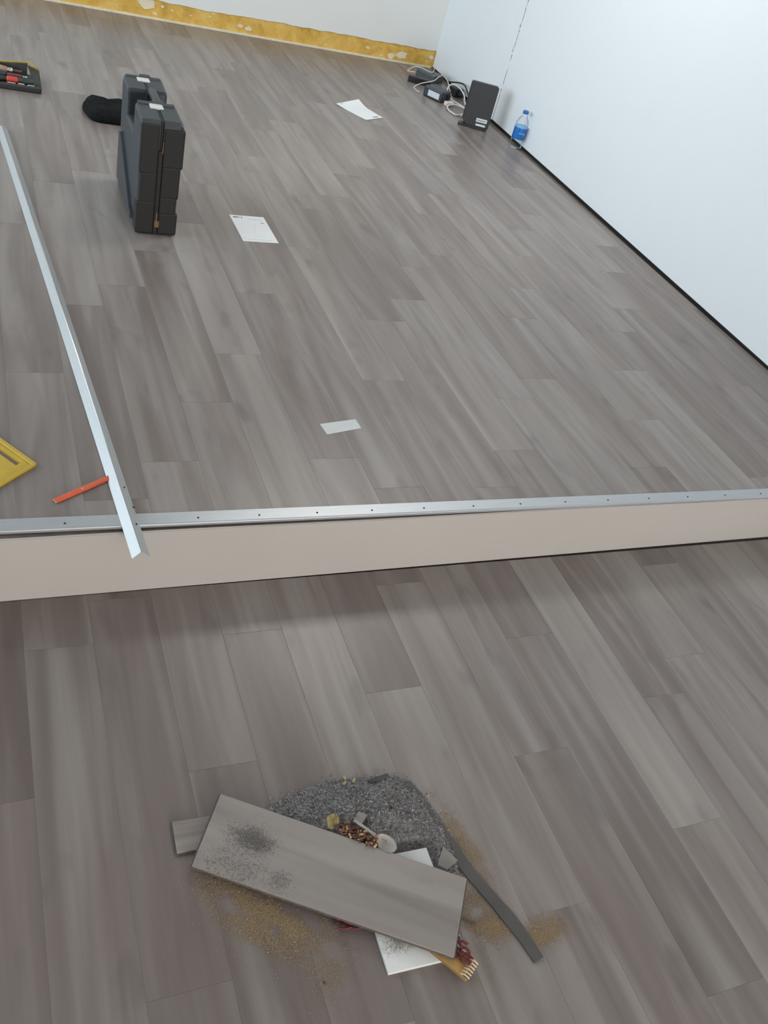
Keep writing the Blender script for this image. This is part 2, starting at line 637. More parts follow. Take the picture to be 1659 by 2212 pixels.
# ceiling, front wall behind the viewer, left wall with the shop window
struct(link('ceiling', box_bm((XL - 0.1, YF - 0.1, ZC), (3.3, YB + 0.1, ZC + 0.1)), 'ceil'))
bm = bmesh.new()
for a, b in (((XL - .1, YF - .12, LOW - .1), (3.3, YF, 0.15)), ((XL - .1, YF - .12, 2.55), (3.3, YF, ZC)), ((XL - .1, YF - .12, .15), (0.2, YF, 2.55)), ((2.95, YF - .12, .15), (3.3, YF, 2.55))):
    add_box(bm, a, b)
struct(link('wall_front', bm, 'wallb'))
struct(link('added_front_pane', box_bm((0.2, YF - 0.07, 0.15), (2.95, YF - 0.064, 2.55)), 'glass'))  # unseen pane added for the front light, kept right to dim near-left floor
bm = bmesh.new()
for a, b in (((XL - .1, YF, LOW - .1), (XL, YB + .1, 0.35)), ((XL - .1, YF, 2.6), (XL, YB + .1, ZC)), ((XL - .1, YF, .35), (XL, 1.5, 2.6)), ((XL - .1, 5.9, .35), (XL, YB + .1, 2.6))):
    add_box(bm, a, b)
struct(link('wall_left', bm, 'wallb'))
win = struct(link('window_1', box_bm((XL - 0.06, 1.5, 0.35), (XL - 0.055, 5.9, 2.6)), 'glass'))
for y in (1.53, 3.0, 4.4, 5.87):
    link('mullion', box_bm((XL - 0.09, y - 0.03, 0.36), (XL - 0.03, y + 0.03, 2.59)), 'alu', win)

# ---------------------------------------------------------------- step: riser board and nosing
bm = bmesh.new()
n = 24
fb, ft, bt, bb = [], [], [], []
for i in range(n + 1):
    x = -1.2 + 4.15 * i / n
    zt = -0.0095 + 0.0012 * math.sin(x * 5.0)
    fb.append(bm.verts.new((x, 1.5505 + 0.005 * x, LOW + 0.0015)))
    ft.append(bm.verts.new((x, 1.558, zt)))
    bt.append(bm.verts.new((x, 1.5625, zt)))
    bb.append(bm.verts.new((x, 1.555 + 0.005 * x, LOW + 0.0015)))
for i in range(n):
    j = i + 1
    for q in ((fb, ft), (ft, bt), (bt, bb), (bb, fb)):
        bm.faces.new((q[0][i], q[0][j], q[1][j], q[1][i]))
bm.faces.new((fb[0], ft[0], bt[0], bb[0]))
bm.faces.new((fb[n], bb[n], bt[n], ft[n]))
bmesh.ops.recalc_face_normals(bm, faces=bm.faces[:])
long_e = [e for e in bm.edges if all(v in set(ft) for v in e.verts)]
bmesh.ops.bevel(bm, geom=long_e, offset=0.002, segments=2, affect='EDGES')
struct(link('trim_1', bm, 'riser'))

struct(link('trim_3', box_bm((-1.2, 1.5632, -0.03), (1.35, 1.579, -0.0105)), 'sub'))
# aluminium nosing: top plate, rounded nose, short lip
bm = bmesh.new()
prof = [(0.0425, 0.0), (0.0420, 0.0016), (0.004, 0.0022), (0.0015, 0.0015), (0.0, -0.0005), (0.0, -0.0065), (0.0015, -0.0065), (0.0018, -0.001), (0.004, 0.0004), (0.0415, 0.0004)]
rows = []
for i in range(41):
    x = -1.2 + 4.15 * i / 40
    y0 = 1.5745 - 0.0103 * x
    rows.append([bm.verts.new((x, y0 + p[0], p[1])) for p in prof])
for i in range(40):
    for k in range(len(prof)):
        k2 = (k + 1) % len(prof)
        bm.faces.new((rows[i][k], rows[i + 1][k], rows[i + 1][k2], rows[i][k2]))
bm.faces.new(rows[0])
bm.faces.new(rows[-1][::-1])
bmesh.ops.recalc_face_normals(bm, faces=bm.faces[:])
nosing = struct(link('trim_2', bm, 'alu'))
hole_me = None
for i in range(-5, 19):
    x = 0.151 + 0.1534 * i
    if hole_me is None:
        bm = lathe_bm([(0.0, 0.0), (0.0019, 0.0), (0.0027, 0.0005), (0.0023, 0.00045), (0.0019, 0.0002)], 10)
        hole_me = bpy.data.meshes.new('screw_hole')
        bm.to_mesh(hole_me)
        bm.free()
        hole_me.materials.append(M['hole'])
    o = bpy.data.objects.new('screw_hole', hole_me)
    o.location = (x, 1.5745 - 0.0103 * x + 0.018, 0.00205)
    o.parent = nosing
    COL.objects.link(o)

# ---------------------------------------------------------------- loose aluminium angle
A0, A1 = Vector((0.304, 1.462, 0.0024)), Vector((0.112, 4.04, 0.0004))
d = (A1 - A0)
L = d.length
ang = empty('aluminium_angle', A0)
rz = math.atan2(d.y, d.x)
ang.rotation_euler = (0, -math.asin(d.z / L), rz)
tag(ang, 'long shiny aluminium angle strip lying ridge up on the floor and overhanging the step', 'metal strip')
LEG, TH, HZ = 0.0205, 0.0016, 0.0205


def flank(sign, x0, x1):
    bm = bmesh.new()
    o_, i_ = [], []
    a = [(0, 0.0 + HZ), (sign * LEG, 0.0), (sign * (LEG - TH * 1.2), 0.0), (0, HZ - TH * 1.3)]
    r0 = [bm.verts.new((x0, p[0], p[1])) for p in a]
    r1 = [bm.verts.new((x1, p[0], p[1])) for p in a]
    for k in range(4):
        bm.faces.new((r0[k], r0[(k + 1) % 4], r1[(k + 1) % 4], r1[k]))
    bm.faces.new(r0)
    bm.faces.new(r1)
    bmesh.ops.recalc_face_normals(bm, faces=bm.faces[:])
    return bm


# local +x runs away from the viewer, local +y is to the left
link('left_leg', flank(1, 0.0, L), 'alu_bright', ang)
right = link('right_leg', flank(-1, 0.0, L), 'alu_bright', ang)
link('ridge', tube_bm([(0.0, 0, HZ - 0.0012), (L, 0, HZ - 0.0012)], 0.0017, 8), 'steel', ang, smooth=True)
for x in (0.10, 0.235):
    link('screw_hole', box_bm((x, -0.0125, 0.0092), (x + 0.004, -0.0095, 0.0118)), 'hole', ang)
link('saw_nick', box_bm((0.1690, -0.0209, 0.0004), (0.1700, -0.0165, 0.0052)), 'hole', ang)

# ---------------------------------------------------------------- tool case
case = empty('tool_case', (0.596, 3.157, 0))
tag(case, 'black hard plastic tool case standing upright on the raised floor, handle up', 'tool case')
CW, CD, CH = 0.072, 0.475, 0.385     # half width, depth, height
HALF = 0.006


def shell(sign):
    """one half of the case, profile in the y-z plane extruded from the parting line outwards"""
    prof = [(0.012, 0.0), (CD - 0.012, 0.0), (CD, 0.014), (CD, 0.385), (CD - 0.012, 0.408), (0.345, 0.400), (0.338, 0.390), (0.330, 0.31), (0.170, 0.31), (0.163, 0.402), (0.155, 0.412), (0.012, 0.408), (0.0, 0.398), (0.0, 0.014)]
    bm = bmesh.new()
    xi, xo = sign * HALF, sign * CW
    a = [bm.verts.new((xi, p[0], p[1])) for p in prof]
    b = [bm.verts.new((xo, p[0], p[1])) for p in prof]
    n = len(prof)
    bm.faces.new(a)
    bm.faces.new(b)
    side = []
    for i in range(n):
        bm.faces.new((a[i], a[(i + 1) % n], b[(i + 1) % n], b[i]))
    bmesh.ops.recalc_face_normals(bm, faces=bm.faces[:])
    eds = [e for e in bm.edges if all(abs(v.co.x - xo) < 1e-6 for v in e.verts)]
    bmesh.ops.bevel(bm, geom=eds, offset=0.010, segments=2, profile=0.5, affect='EDGES')
    return bm


sl = link('left_shell', shell(-1), 'case', case)
sr = link('right_shell', shell(1), 'case', case)
# dark raised guard blocks on the narrow end and along both shells
def guard(parent, sgn, z0, z1, xo, mat='case_dark', y0=-0.006, y1=0.05):
    x0, x1 = sorted((sgn * 0.008, sgn * xo))
    return link('corner_guard', box_bm((x0, y0, z0), (x1, y1, z1), 0.006, 2), mat, parent)


guard(sl, -1, 0.004, 0.125, 0.0725)
guard(sl, -1, 0.225, 0.398, 0.0715)
guard(sl, -1, 0.12, 0.23, 0.064)
guard(sr, 1, 0.004, 0.085, 0.0765)
guard(sr, 1, 0.14, 0.255, 0.0735)
guard(sr, 1, 0.08, 0.145, 0.067)
guard(sr, 1, 0.25, 0.385, 0.0795)
link('parting_band', box_bm((-0.0078, -0.0052, 0.004), (0.0075, CD + 0.003, 0.309), 0.002, 1), 'case_dark', case)
link('parting_block', box_bm((-0.0075, 0.004, 0.29), (0.0075, 0.166, 0.409), 0.004, 1), 'case_dark', case)
link('parting_block', box_bm((-0.0075, 0.334, 0.29), (0.0075, 0.472, 0.404), 0.004, 1), 'case_dark', case)
link('scuff_mark', box_bm((-0.004, -0.0060, 0.03), (0.012, -0.0048, 0.055), 0.0004, 1), 'scuff', case)
link('scuff_mark', box_bm((0.000, -0.0058, 0.055), (0.0045, -0.0048, 0.085), 0.0004, 1), 'scuff', case)
link('scuff_mark', box_bm((0.004, -0.0058, 0.30), (0.0075, -0.0048, 0.34), 0.0004, 1), 'scuff', case)
# top lips behind each latch
for y, z in ((0.148, 0.410), (0.452, 0.403)):
    link('top_lip', box_bm((-0.064, y, z - 0.01), (0.064, y + 0.018, z + 0.008), 0.004, 2), 'case', case)
    link('lip_bulge', box_bm((-0.014, y + 0.002, z - 0.004), (0.026, y + 0.026, z + 0.013), 0.005, 2), 'case', case)
    lt = link('latch', box_bm((-0.026, y - 0.036, z - 0.014), (0.020, y + 0.004, z + 0.006), 0.003, 2), 'latch', case)
    link('latch_ridge', box_bm((-0.023, y - 0.037, z - 0.013), (0.017, y - 0.030, z - 0.001), 0.001, 1), 'latch', lt)
# carrying handle across the notch
hb = spline([(0.012, 0.150, 0.388), (0.012, 0.180, 0.402), (0.012, 0.250, 0.404), (0.012, 0.325, 0.400), (0.012, 0.352, 0.386)], 6)
bm = tube_bm(hb, 0.015, 10)
link('handle', bm, 'case', case, smooth=True)
link('handle_recess', box_bm((-0.05, 0.173, 0.3085), (0.05, 0.328, 0.312), 0.0008, 1), 'adapter_dark', case)
# raised sloping panel and bulge on the broad left side
bm = bmesh.new()
pts = [(0.05, 0.03), (0.44, 0.03), (0.44, 0.215), (0.40, 0.225), (0.10, 0.06), (0.05, 0.05)]
a = [bm.verts.new((-CW + 0.002, y, z)) for y, z in pts]
b = [bm.verts.new((-CW - 0.011, y * 0.97 + 0.008, z * 0.96 + 0.004)) for y, z in pts]
bm.faces.new(b)
for i in range(len(pts)):
    bm.faces.new((a[i], a[(i + 1) % 6], b[(i + 1) % 6], b[i]))
bmesh.ops.recalc_face_normals(bm, faces=bm.faces[:])
link('side_panel', bm, 'case', sl)

# ---------------------------------------------------------------- black pouch behind the case
bm = bmesh.new()
nx, ny = 26, 16
outline = [(0.466, 4.41), (0.475, 4.36), (0.505, 4.275), (0.60, 4.262), (0.72, 4.27), (0.80, 4.30), (0.81, 4.44), (0.74, 4.50), (0.62, 4.495), (0.57, 4.47), (0.51, 4.50), (0.488, 4.47)]
cx = sum(p[0] for p in outline) / len(outline)
cy = sum(p[1] for p in outline) / len(outline)
out2 = [(p.x, p.y) for p in spline([(x, y, 0) for x, y in outline + outline[:1]], 5)][:-1]
rings = []
for s, z in ((1.0, 0.001), (1.02, 0.014), (0.98, 0.034), (0.86, 0.048), (0.6, 0.054), (0.3, 0.050)):
    rings.append([bm.verts.new((cx + (x - cx) * s, cy + (y - cy) * s, max(0.001, z + (0.010 * noise.noise(Vector((x * 18, y * 18, s * 3))) if z > 0.02 else 0)))) for x, y in out2])
for i in range(len(rings) - 1):
    for k in range(len(out2)):
        bm.faces.new((rings[i][k], rings[i][(k + 1) % len(out2)], rings[i + 1][(k + 1) % len(out2)], rings[i + 1][k]))
bm.faces.new(rings[-1])
bm.faces.new(rings[0][::-1])
bmesh.ops.recalc_face_normals(bm, faces=bm.faces[:])
pouch = link('cloth_pouch', bm, 'cloth_black', smooth=True)
tag(pouch, 'crumpled black cloth pouch lying half hidden behind the tool case', 'pouch')

# ---------------------------------------------------------------- open tool roll at the left edge
tr = empty('tool_tray', (0.0, 4.68, 0.0), -0.05)
tag(tr, 'open black tool tray with a raised olive flap, full of hand tools, at left edge', 'tool tray')
link('base', box_bm((-0.34, -0.115, 0.0), (0.300, 0.12, 0.008), 0.003, 1), 'black', tr)
link('front_rim', box_bm((-0.34, -0.12, 0.0), (0.305, -0.098, 0.024), 0.005, 2), 'black', tr)
bm = bmesh.new()
e = [(0.276, -0.085, 0.0085), (0.302, -0.085, 0.010), (0.292, 0.10, 0.040), (0.245, 0.112, 0.052), (0.255, 0.09, 0.03)]
a = [bm.verts.new(p) for p in e]
b = [bm.verts.new((p[0] + 0.006, p[1], p[2] - 0.004)) for p in e]
bm.faces.new(a)
bm.faces.new(b[::-1])
for i in range(5):
    bm.faces.new((a[i], b[i], b[(i + 1) % 5], a[(i + 1) % 5]))
bmesh.ops.recalc_face_normals(bm, faces=bm.faces[:])
link('end_flap', bm, 'olive', tr)
bm = bmesh.new()
e = [(-0.34, 0.115, 0.008), (0.245, 0.118, 0.008), (0.247, 0.128, 0.054), (0.05, 0.128, 0.036), (-0.34, 0.126, 0.03)]
a = [bm.verts.new(p) for p in e]
b = [bm.verts.new((p[0], p[1] + 0.006, p[2])) for p in e]
bm.faces.new(a)
bm.faces.new(b[::-1])
for i in range(5):
    bm.faces.new((a[i], b[i], b[(i + 1) % 5], a[(i + 1) % 5]))
bmesh.ops.recalc_face_normals(bm, faces=bm.faces[:])
link('back_flap', bm, 'black', tr)
link('yellow_edge', tube_bm([(0.10, 0.130, 0.042), (0.17, 0.131, 0.048), (0.247, 0.131, 0.057), (0.293, 0.10, 0.043)], 0.005, 6), 'yellow_trim', tr)
for i, (x, w) in enumerate(((0.160, 0.035), (0.205, 0.028), (0.245, 0.030))):
    link('silver_clip', box_bm((x, -0.104, 0.0235), (x + w, -0.092 + 0.004 * (i % 2), 0.0265), 0.002, 1), 'steel', tr)


def tool(name, label, cat, y, z, x_end, segs, rz=0.0):
    """a hand tool lying along x inside the tray: segs = (length, radius, material, part name), right to left"""
    t = empty(name, (x_end, 4.68 + y, z), rz)
    tag(t, label, cat, None)
    x = 0.0
    for ln, r, m, pn in segs:
        bm = tube_bm([(x, 0, r * 0 + 0), (x - ln * 0.08, 0, 0), (x - ln * 0.92, 0, 0), (x - ln, 0, 0)], [r * 0.8, r, r, r * 0.8], 10)
        link(pn, bm, m, t, smooth=True)
        x -= ln
    return t


tool('screwdriver', 'screwdriver with red collar and dark green grip in front of the tool tray', 'screwdriver', -0.066, 0.0245, 0.268, ((0.065, 0.013, 'dgreen', 'grip'), (0.05, 0.0145, 'red', 'collar'), (0.36, 0.013, 'black', 'shaft_sleeve')), -0.05)
tool('hand_tool', 'navy handled hand tool with maroon shaft in the middle of the tool tray', 'tool', -0.012, 0.0270, 0.245, ((0.022, 0.006, 'steel', 'tip'), (0.07, 0.010, 'maroon', 'shaft'), (0.28, 0.017, 'dblue', 'grip')), -0.05)
tool('hand_tool', 'hand tool with pale wooden handle and bright ferrule at back of the tool tray', 'tool', 0.045, 0.032, 0.225, ((0.04, 0.007, 'maroon', 'blade'), (0.025, 0.012, 'steel', 'ferrule'), (0.33, 0.018, 'handle_wood', 'handle')), -0.03)

# ---------------------------------------------------------------- papers and tape on the raised floor
def sheet(name, pts, thick, mat, parent=None, lift=0.0004):
    return link(name, prism_bm(pts, lift, lift + thick), mat, parent)


pa = empty('paper_sheet', (1.003, 3.278, 0))
tag(pa, 'white printed leaflet lying flat on the planks right of the tool case', 'paper', 'printed leaflets on the raised floor')
link('page', prism_bm([(-0.074, 0.115), (0.070, 0.119), (0.074, -0.114), (-0.070, -0.119)], 0.0004, 0.0012), 'paper', pa)
for i, (x0, x1, y, h, m) in enumerate(((-0.062, -0.042, 0.098, 0.010, 'ink'), (-0.040, -0.034, 0.099, 0.007, 'ink'), (-0.030, -0.024, 0.097, 0.009, 'ink'), (-0.005, 0.02, 0.088, 0.004, 'faint'), (0.022, 0.055, 0.093, 0.003, 'faint'), (0.02, 0.058, 0.083, 0.003, 'faint'), (0.042, 0.058, 0.060, 0.005, 'ink'), (-0.060, -0.056, -0.092, 0.004, 'ink'), (-0.045, 0.05, -0.098, 0.003, 'faint'))):
    link('printed_line', box_bm((x0, y - h / 2, 0.0012), (x1, y + h / 2, 0.0014)), m, pa)
for q in ((( -0.01, -0.07), (0.012, 0.04)), ((0.012, 0.04), (0.03, 0.055)), ((-0.01, -0.07), (0.035, -0.06))):
    (xa, ya), (xb, yb) = q
    link('drawn_line', tube_bm([(xa, ya, 0.0012), (xb, yb, 0.0012)], 0.0004, 4), 'faint', pa)

pb = empty('paper_sheet', (2.045, 5.01, 0))
tag(pb, 'white printed leaflet with a curled corner on the planks near the back wall', 'paper', 'printed leaflets on the raised floor')
bm = bmesh.new()
pc = [(-0.124, 0.054), (0.045, 0.150), (0.127, -0.068), (-0.008, -0.155)]
ng = 8
grid = []
for i in range(ng + 1):
    row = []
    for j in range(ng + 1):
        u, v = i / ng, j / ng
        x = (pc[0][0] * (1 - u) + pc[1][0] * u) * (1 - v) + (pc[3][0] * (1 - u) + pc[2][0] * u) * v
        y = (pc[0][1] * (1 - u) + pc[1][1] * u) * (1 - v) + (pc[3][1] * (1 - u) + pc[2][1] * u) * v
        curl = 0.022 * max(0, (1 - v) - 0.62) ** 1.5 * (0.3 + u) * 3 + 0.006 * max(0, v - .8)
        row.append((bm.verts.new((x, y, 0.0016 + curl)), bm.verts.new((x, y, 0.0006 + curl))))
    grid.append(row)
for i in range(ng):
    for j in range(ng):
        for q in (0, 1):
            bm.faces.new((grid[i][j][q], grid[i + 1][j][q], grid[i + 1][j + 1][q], grid[i][j + 1][q]))
for i in range(ng):
    for a, b in (((i, 0), (i + 1, 0)), ((i, ng), (i + 1, ng)), ((0, i), (0, i + 1)), ((ng, i), (ng, i + 1))):
        va, vb = grid[a[0]][a[1]], grid[b[0]][b[1]]
        bm.faces.new((va[0], vb[0], vb[1], va[1]))
bmesh.ops.recalc_face_normals(bm, faces=bm.faces[:])
link('page', bm, 'paper', pb)
link('printed_line', prism_bm([(0.055, -0.085), (0.095, -0.062), (0.099, -0.070), (0.059, -0.093)], 0.0008, 0.0030), 'ink', pb)
link('printed_line', prism_bm([(-0.100, 0.052), (-0.085, 0.062), (-0.082, 0.057), (-0.097, 0.047)], 0.0030, 0.0155), 'faint', pb)

tp = link('tape_strip', prism_bm([(-0.0625, 0.013), (0.058, 0.036), (0.0615, -0.009), (-0.0555, -0.038)], 0.0003, 0.0010), 'tape', loc=(0.951, 1.957, 0))
tag(tp, 'short strip of whitish tape stuck to the raised floor near the step', 'tape')

# ---------------------------------------------------------------- speed square
sq = empty('carpenter_square', (0.103, 1.808, 0))
tag(sq, 'yellow plastic carpenter square with a slot, cut off by the left edge', 'square')
# right-angled triangle: corner near the pencil, long edges running left out of view
d1 = Vector((-0.077, 0.105)).normalized()      # upper edge direction
d2 = Vector((-0.084, -0.078)).normalized()     # lower edge direction
def sp(a, b):
    v = d1 * a + d2 * b
    return (v.x, v.y)


S1, S2 = 0.20, 0.20
bm = bmesh.new()
# plate with a slot parallel to the upper edge, assembled from quads so that the slot is a real opening
def quad(p, z0=0.0, z1=0.006):
    area = sum(p[i][0] * p[(i + 1) % len(p)][1] - p[(i + 1) % len(p)][0] * p[i][1] for i in range(len(p)))
    if area < 0:
        p = p[::-1]
    lo = [bm.verts.new((x, y, z0)) for x, y in p]
    hi = [bm.verts.new((x, y, z1)) for x, y in p]
    bm.faces.new(lo[::-1])
    bm.faces.new(hi)
    for i in range(len(p)):
        j = (i + 1) % len(p)
        bm.faces.new((lo[i], lo[j], hi[j], hi[i]))


quad([sp(0, 0), sp(S1, 0), sp(S1 * 0.87, 0.026), sp(0, 0.026)])
quad([sp(0, 0.026), sp(0.028, 0.026), sp(0.028, 0.040), sp(0, 0.040)])
quad([sp(0.14, 0.026), sp(S1 * 0.87, 0.026), sp(S1 * 0.80, 0.040), sp(0.14, 0.040)])
quad([sp(0, 0.040), sp(S1 * 0.80, 0.040), sp(0, S2)])
link('plate', bm, 'yellow', sq)
bm = bmesh.new()
quad([sp(-0.001, -0.001), sp(S1, -0.001), sp(S1 - 0.012, 0.012), sp(-0.001, 0.012)], 0.0058, 0.0095)
bmesh.ops.bevel(bm, geom=bm.edges[:], offset=0.0018, segments=1, affect='EDGES')
link('raised_rim', bm, 'yellow', sq)
bm = bmesh.new()
quad([sp(-0.001, 0.012), sp(0.007, 0.012), sp(0.007, S2 - 0.015), sp(-0.001, S2 - 0.005)], 0.0058, 0.0078)
link('scale_rim', bm, 'yellow', sq)

# ---------------------------------------------------------------- carpenter pencil
pv = Vector((0.124, 0.075)).normalized()
pn = empty('carpenter_pencil', (0.135, 1.669, 0), math.atan2(pv.y, pv.x))
tag(pn, 'flat orange red carpenter pencil poking out from under the aluminium angle', 'pencil')
bm = bmesh.new()
hexp = [(-0.0075, 0.0018), (-0.0045, 0.0), (0.0045, 0.0), (0.0075, 0.0018), (0.0075, 0.0048), (0.0045, 0.0066), (-0.0045, 0.0066), (-0.0075, 0.0048)]
r0 = [bm.verts.new((0, p[0], p[1] + 0.0002)) for p in hexp]
r1 = [bm.verts.new((0.156, p[0], p[1] + 0.0002)) for p in hexp]
for k in range(8):
    bm.faces.new((r0[k], r0[(k + 1) % 8], r1[(k + 1) % 8], r1[k]))
bm.faces.new(r1)
bmesh.ops.recalc_face_normals(bm, faces=bm.faces[:])
link('shaft', bm, 'pencil', pn)
link('cut_end', box_bm((-0.0006, -0.0066, 0.0008), (0.0004, 0.0066, 0.0062), 0.0003, 1), 'pencil_tip', pn)
link('stamped_dot', lathe_bm([(0.0, 0.0068), (0.0030, 0.0068), (0.0028, 0.0072), (0.001, 0.0073)], 12), 'pencil_tip', pn, loc=(0.076, -0.0005, 0))
link('graphite', box_bm((-0.0009, -0.002, 0.0026), (-0.0004, 0.002, 0.0044)), 'hole', pn)

# ---------------------------------------------------------------- speaker / modem box by the wall
sx, sy = 2.815, 5.03
spk = empty('plastic_box', (sx, sy, 0), rot=(0, 0, -0.36))
tag(spk, 'upright black plastic box on a flat foot with two white stickers, by the right wall', 'box')
bm = prism_bm([(-0.082, 0.028), (-0.058, 0.0), (0.080, 0.0), (0.085, 0.006), (0.085, 0.236), (0.079, 0.243), (-0.074, 0.243), (-0.082, 0.235)], -0.024, 0.024, 0.003, 2)
bm.transform(Matrix.Rotation(math.radians(90), 4, 'X'))
body = link('body', bm, 'speaker', spk, loc=(0, 0, 0.008), rot=(-0.06, 0, 0))
link('sticker', box_bm((0.000, -0.0252, 0.030), (0.068, -0.0238, 0.052), 0.0004, 1), 'label', body)
link('sticker', box_bm((0.004, -0.0252, 0.008), (0.064, -0.0238, 0.020), 0.0004, 1), 'label', body)
link('sticker_text', box_bm((0.006, -0.0256, 0.0385), (0.060, -0.0250, 0.0425)), 'ink', body)
link('foot', prism_bm([(-0.105, -0.035), (0.075, -0.045), (0.082, 0.03), (-0.07, 0.04), (-0.10, 0.01)], 0.0, 0.012, 0.003, 2), 'adapter_dark', spk)

# ---------------------------------------------------------------- chargers and cables in the corner
def gadget(name, label, cat, loc, rz, dims, mat, bev, parts=()):
    e = empty(name, loc, rz)
    tag(e, label, cat)
    w, l, h = dims
    b = link('body', box_bm((-w / 2, -l / 2, 0), (w / 2, l / 2, h), bev, 2), mat, e)
    for pnm, a, c, m in parts:
        link(pnm, box_bm(a, c, 0.0015, 1), m, e)
    return e


gadget('power_adapter', 'black power adapter with a silver label beside the white cable coil', 'charger', (2.752, 5.505, 0), 0.55, (0.105, 0.145, 0.066), 'adapter', 0.010,
       (('rating_label', (-0.0545, -0.055, 0.014), (-0.0520, 0.035, 0.050), 'label'), ('front_plug', (0.01, -0.080, 0.02), (0.045, -0.07, 0.05), 'adapter_dark')))
gadget('grey_box', 'slate grey plastic box nearest the room corner on the raised floor', 'box', (2.885, 5.945, 0), 0.5, (0.115, 0.16, 0.05), 'greybox', 0.006,
       (('lid_seam', (-0.058, -0.081, 0.030), (0.058, 0.081, 0.0315), 'adapter_dark'),))
gadget('plug_bar', 'slim black plug bar lying left of the grey box in the corner', 'plug', (2.745, 5.800, 0), -0.42, (0.150, 0.045, 0.038), 'adapter_dark', 0.006,
       (('end_cap', (0.070, -0.018, 0.004), (0.082, 0.018, 0.034), 'adapter'),))
gadget('wall_plug', 'small black plug adapter tucked against the right wall behind the cables', 'plug', (2.955, 5.66, 0), 0.2, (0.07, 0.10, 0.055), 'adapter_dark', 0.008,
       (('cable_sleeve', (-0.012, -0.075, 0.018), (0.012, -0.048, 0.034), 'adapter'),))


def cable(name, pts, r, mat, label, grp=None, n=8):
    o = link(name, tube_bm(spline(pts, n), r, 7), mat, smooth=True)
    tag(o, label, 'cable', grp)
    return o


def loop(cx, cy, rx, ry, rot, z0, zamp, a0, a1, n=14):
    out = []
    for i in range(n + 1):
        a = a0 + (a1 - a0) * i / n
        x, y = rx * math.cos(a), ry * math.sin(a)
        out.append((cx + x * math.cos(rot) - y * math.sin(rot), cy + x * math.sin(rot) + y * math.cos(rot), z0 + zamp * (0.5 + 0.5 * math.sin(a))))
    return out


l1 = loop(2.815, 5.285, 0.070, 0.090, -0.35, 0.006, 0.012, -1.4, 4.6)
l2 = loop(2.885, 5.50, 0.060, 0.070, 0.0, 0.010, 0.075, -0.6, 3.9)
wc = cable('white_cable', l1 + [(2.87, 5.27, 0.012), (2.895, 5.36, 0.035)] + l2 + [(2.915, 5.33, 0.008), (2.89, 5.20, 0.008), (2.86, 5.10, 0.010)], 0.0048, 'cable', 'coiled white cable looping on the floor left of the stickered black box', n=4)
cable('thin_cable', [(2.66, 5.58, 0.005), (2.655, 5.66, 0.006), (2.70, 5.68, 0.030), (2.78, 5.66, 0.066), (2.85, 5.74, 0.075), (2.92, 5.83, 0.07), (2.955, 5.92, 0.055), (2.90, 5.70, 0.070), (2.865, 5.58, 0.06), (2.86, 5.48, 0.01)], 0.0032, 'cable', 'thin pale cable draped over the power adapter and grey box')
cable('corner_cable', [(2.745, 5.89, 0.045), (2.72, 5.96, 0.03), (2.79, 5.98, 0.060), (2.87, 5.90, 0.058), (2.94, 6.02, 0.058)], 0.0028, 'cable', 'short pale cable crossing the grey box in the corner')
cable('black_cable', [(2.955, 5.77, 0.05), (2.985, 5.62, 0.085), (2.985, 5.50, 0.045), (2.985, 5.40, 0.060), (2.985, 5.30, 0.012), (2.965, 5.20, 0.008), (2.935, 5.10, 0.007)], 0.005, 'adapter_dark', 'black cable running along the right wall behind the stickered black box')
plug = link('plug', box_bm((-0.035, -0.016, 0.0), (0.03, 0.016, 0.026), 0.006, 2), 'cable', wc, loc=(2.800, 5.395, 0.0), rot=(0, 0, 0.3))
link('prong', box_bm((0.03, -0.010, 0.010), (0.048, -0.006, 0.015)), 'steel', plug)
link('prong', box_bm((0.03, 0.006, 0.010), (0.048, 0.010, 0.015)), 'steel', plug)

# ---------------------------------------------------------------- water bottle
bt = empty('water_bottle', (2.966, 4.745, 0), 0.4)
bt.scale = (1.18, 1.18, 1.02)
tag(bt, 'clear plastic water bottle with blue label and cap standing against the right wall', 'bottle')
prof = [(0.012, 0.004), (0.026, 0.001), (0.031, 0.004), (0.0325, 0.012), (0.0315, 0.020), (0.0325, 0.028), (0.0312, 0.036), (0.0325, 0.044), (0.0325, 0.050), (0.0318, 0.054), (0.0318, 0.128), (0.0325, 0.132), (0.0320, 0.142), (0.0275, 0.158), (0.0185, 0.174), (0.0135, 0.184), (0.0130, 0.190), (0.0155, 0.191), (0.0155, 0.193), (0.0125, 0.194), (0.0125, 0.200)]
link('body', lathe_bm(prof, 32), 'pet', bt, smooth=True)
lab = lathe_bm([(0.0322, 0.056), (0.0324, 0.0575), (0.0324, 0.120), (0.0322, 0.1215)], 32)
link('label', lab, 'blue', bt, smooth=True)
link('cap', lathe_bm([(0.0140, 0.1945), (0.0146, 0.196), (0.0146, 0.2085), (0.0132, 0.2105), (0.006, 0.211)], 24), 'blue_cap', bt, smooth=True)
link('label_top', lathe_bm([(0.0323, 0.1195), (0.0326, 0.1200), (0.0326, 0.1245), (0.0323, 0.1250)], 32), 'blue_light', bt, smooth=True)
bm = bmesh.new()
for (z, a0, a1, h) in ((0.089, -2.6, -1.5, 0.005), (0.083, -1.9, -1.3, 0.003)):
    pv_ = None
    for i in range(9):
        a = a0 + (a1 - a0) * i / 8
        p = [bm.verts.new((0.0328 * math.cos(a), 0.0328 * math.sin(a), z + h * (0.3 if i % 2 else -0.1))), bm.verts.new((0.0328 * math.cos(a), 0.0328 * math.sin(a), z + h))]
        if pv_:
            bm.faces.new((pv_[0], p[0], p[1], pv_[1]))
        pv_ = p
link('label_print', bm, 'blue_light', bt)

# ---------------------------------------------------------------- the sweepings on the lower floor
ZL = LOW
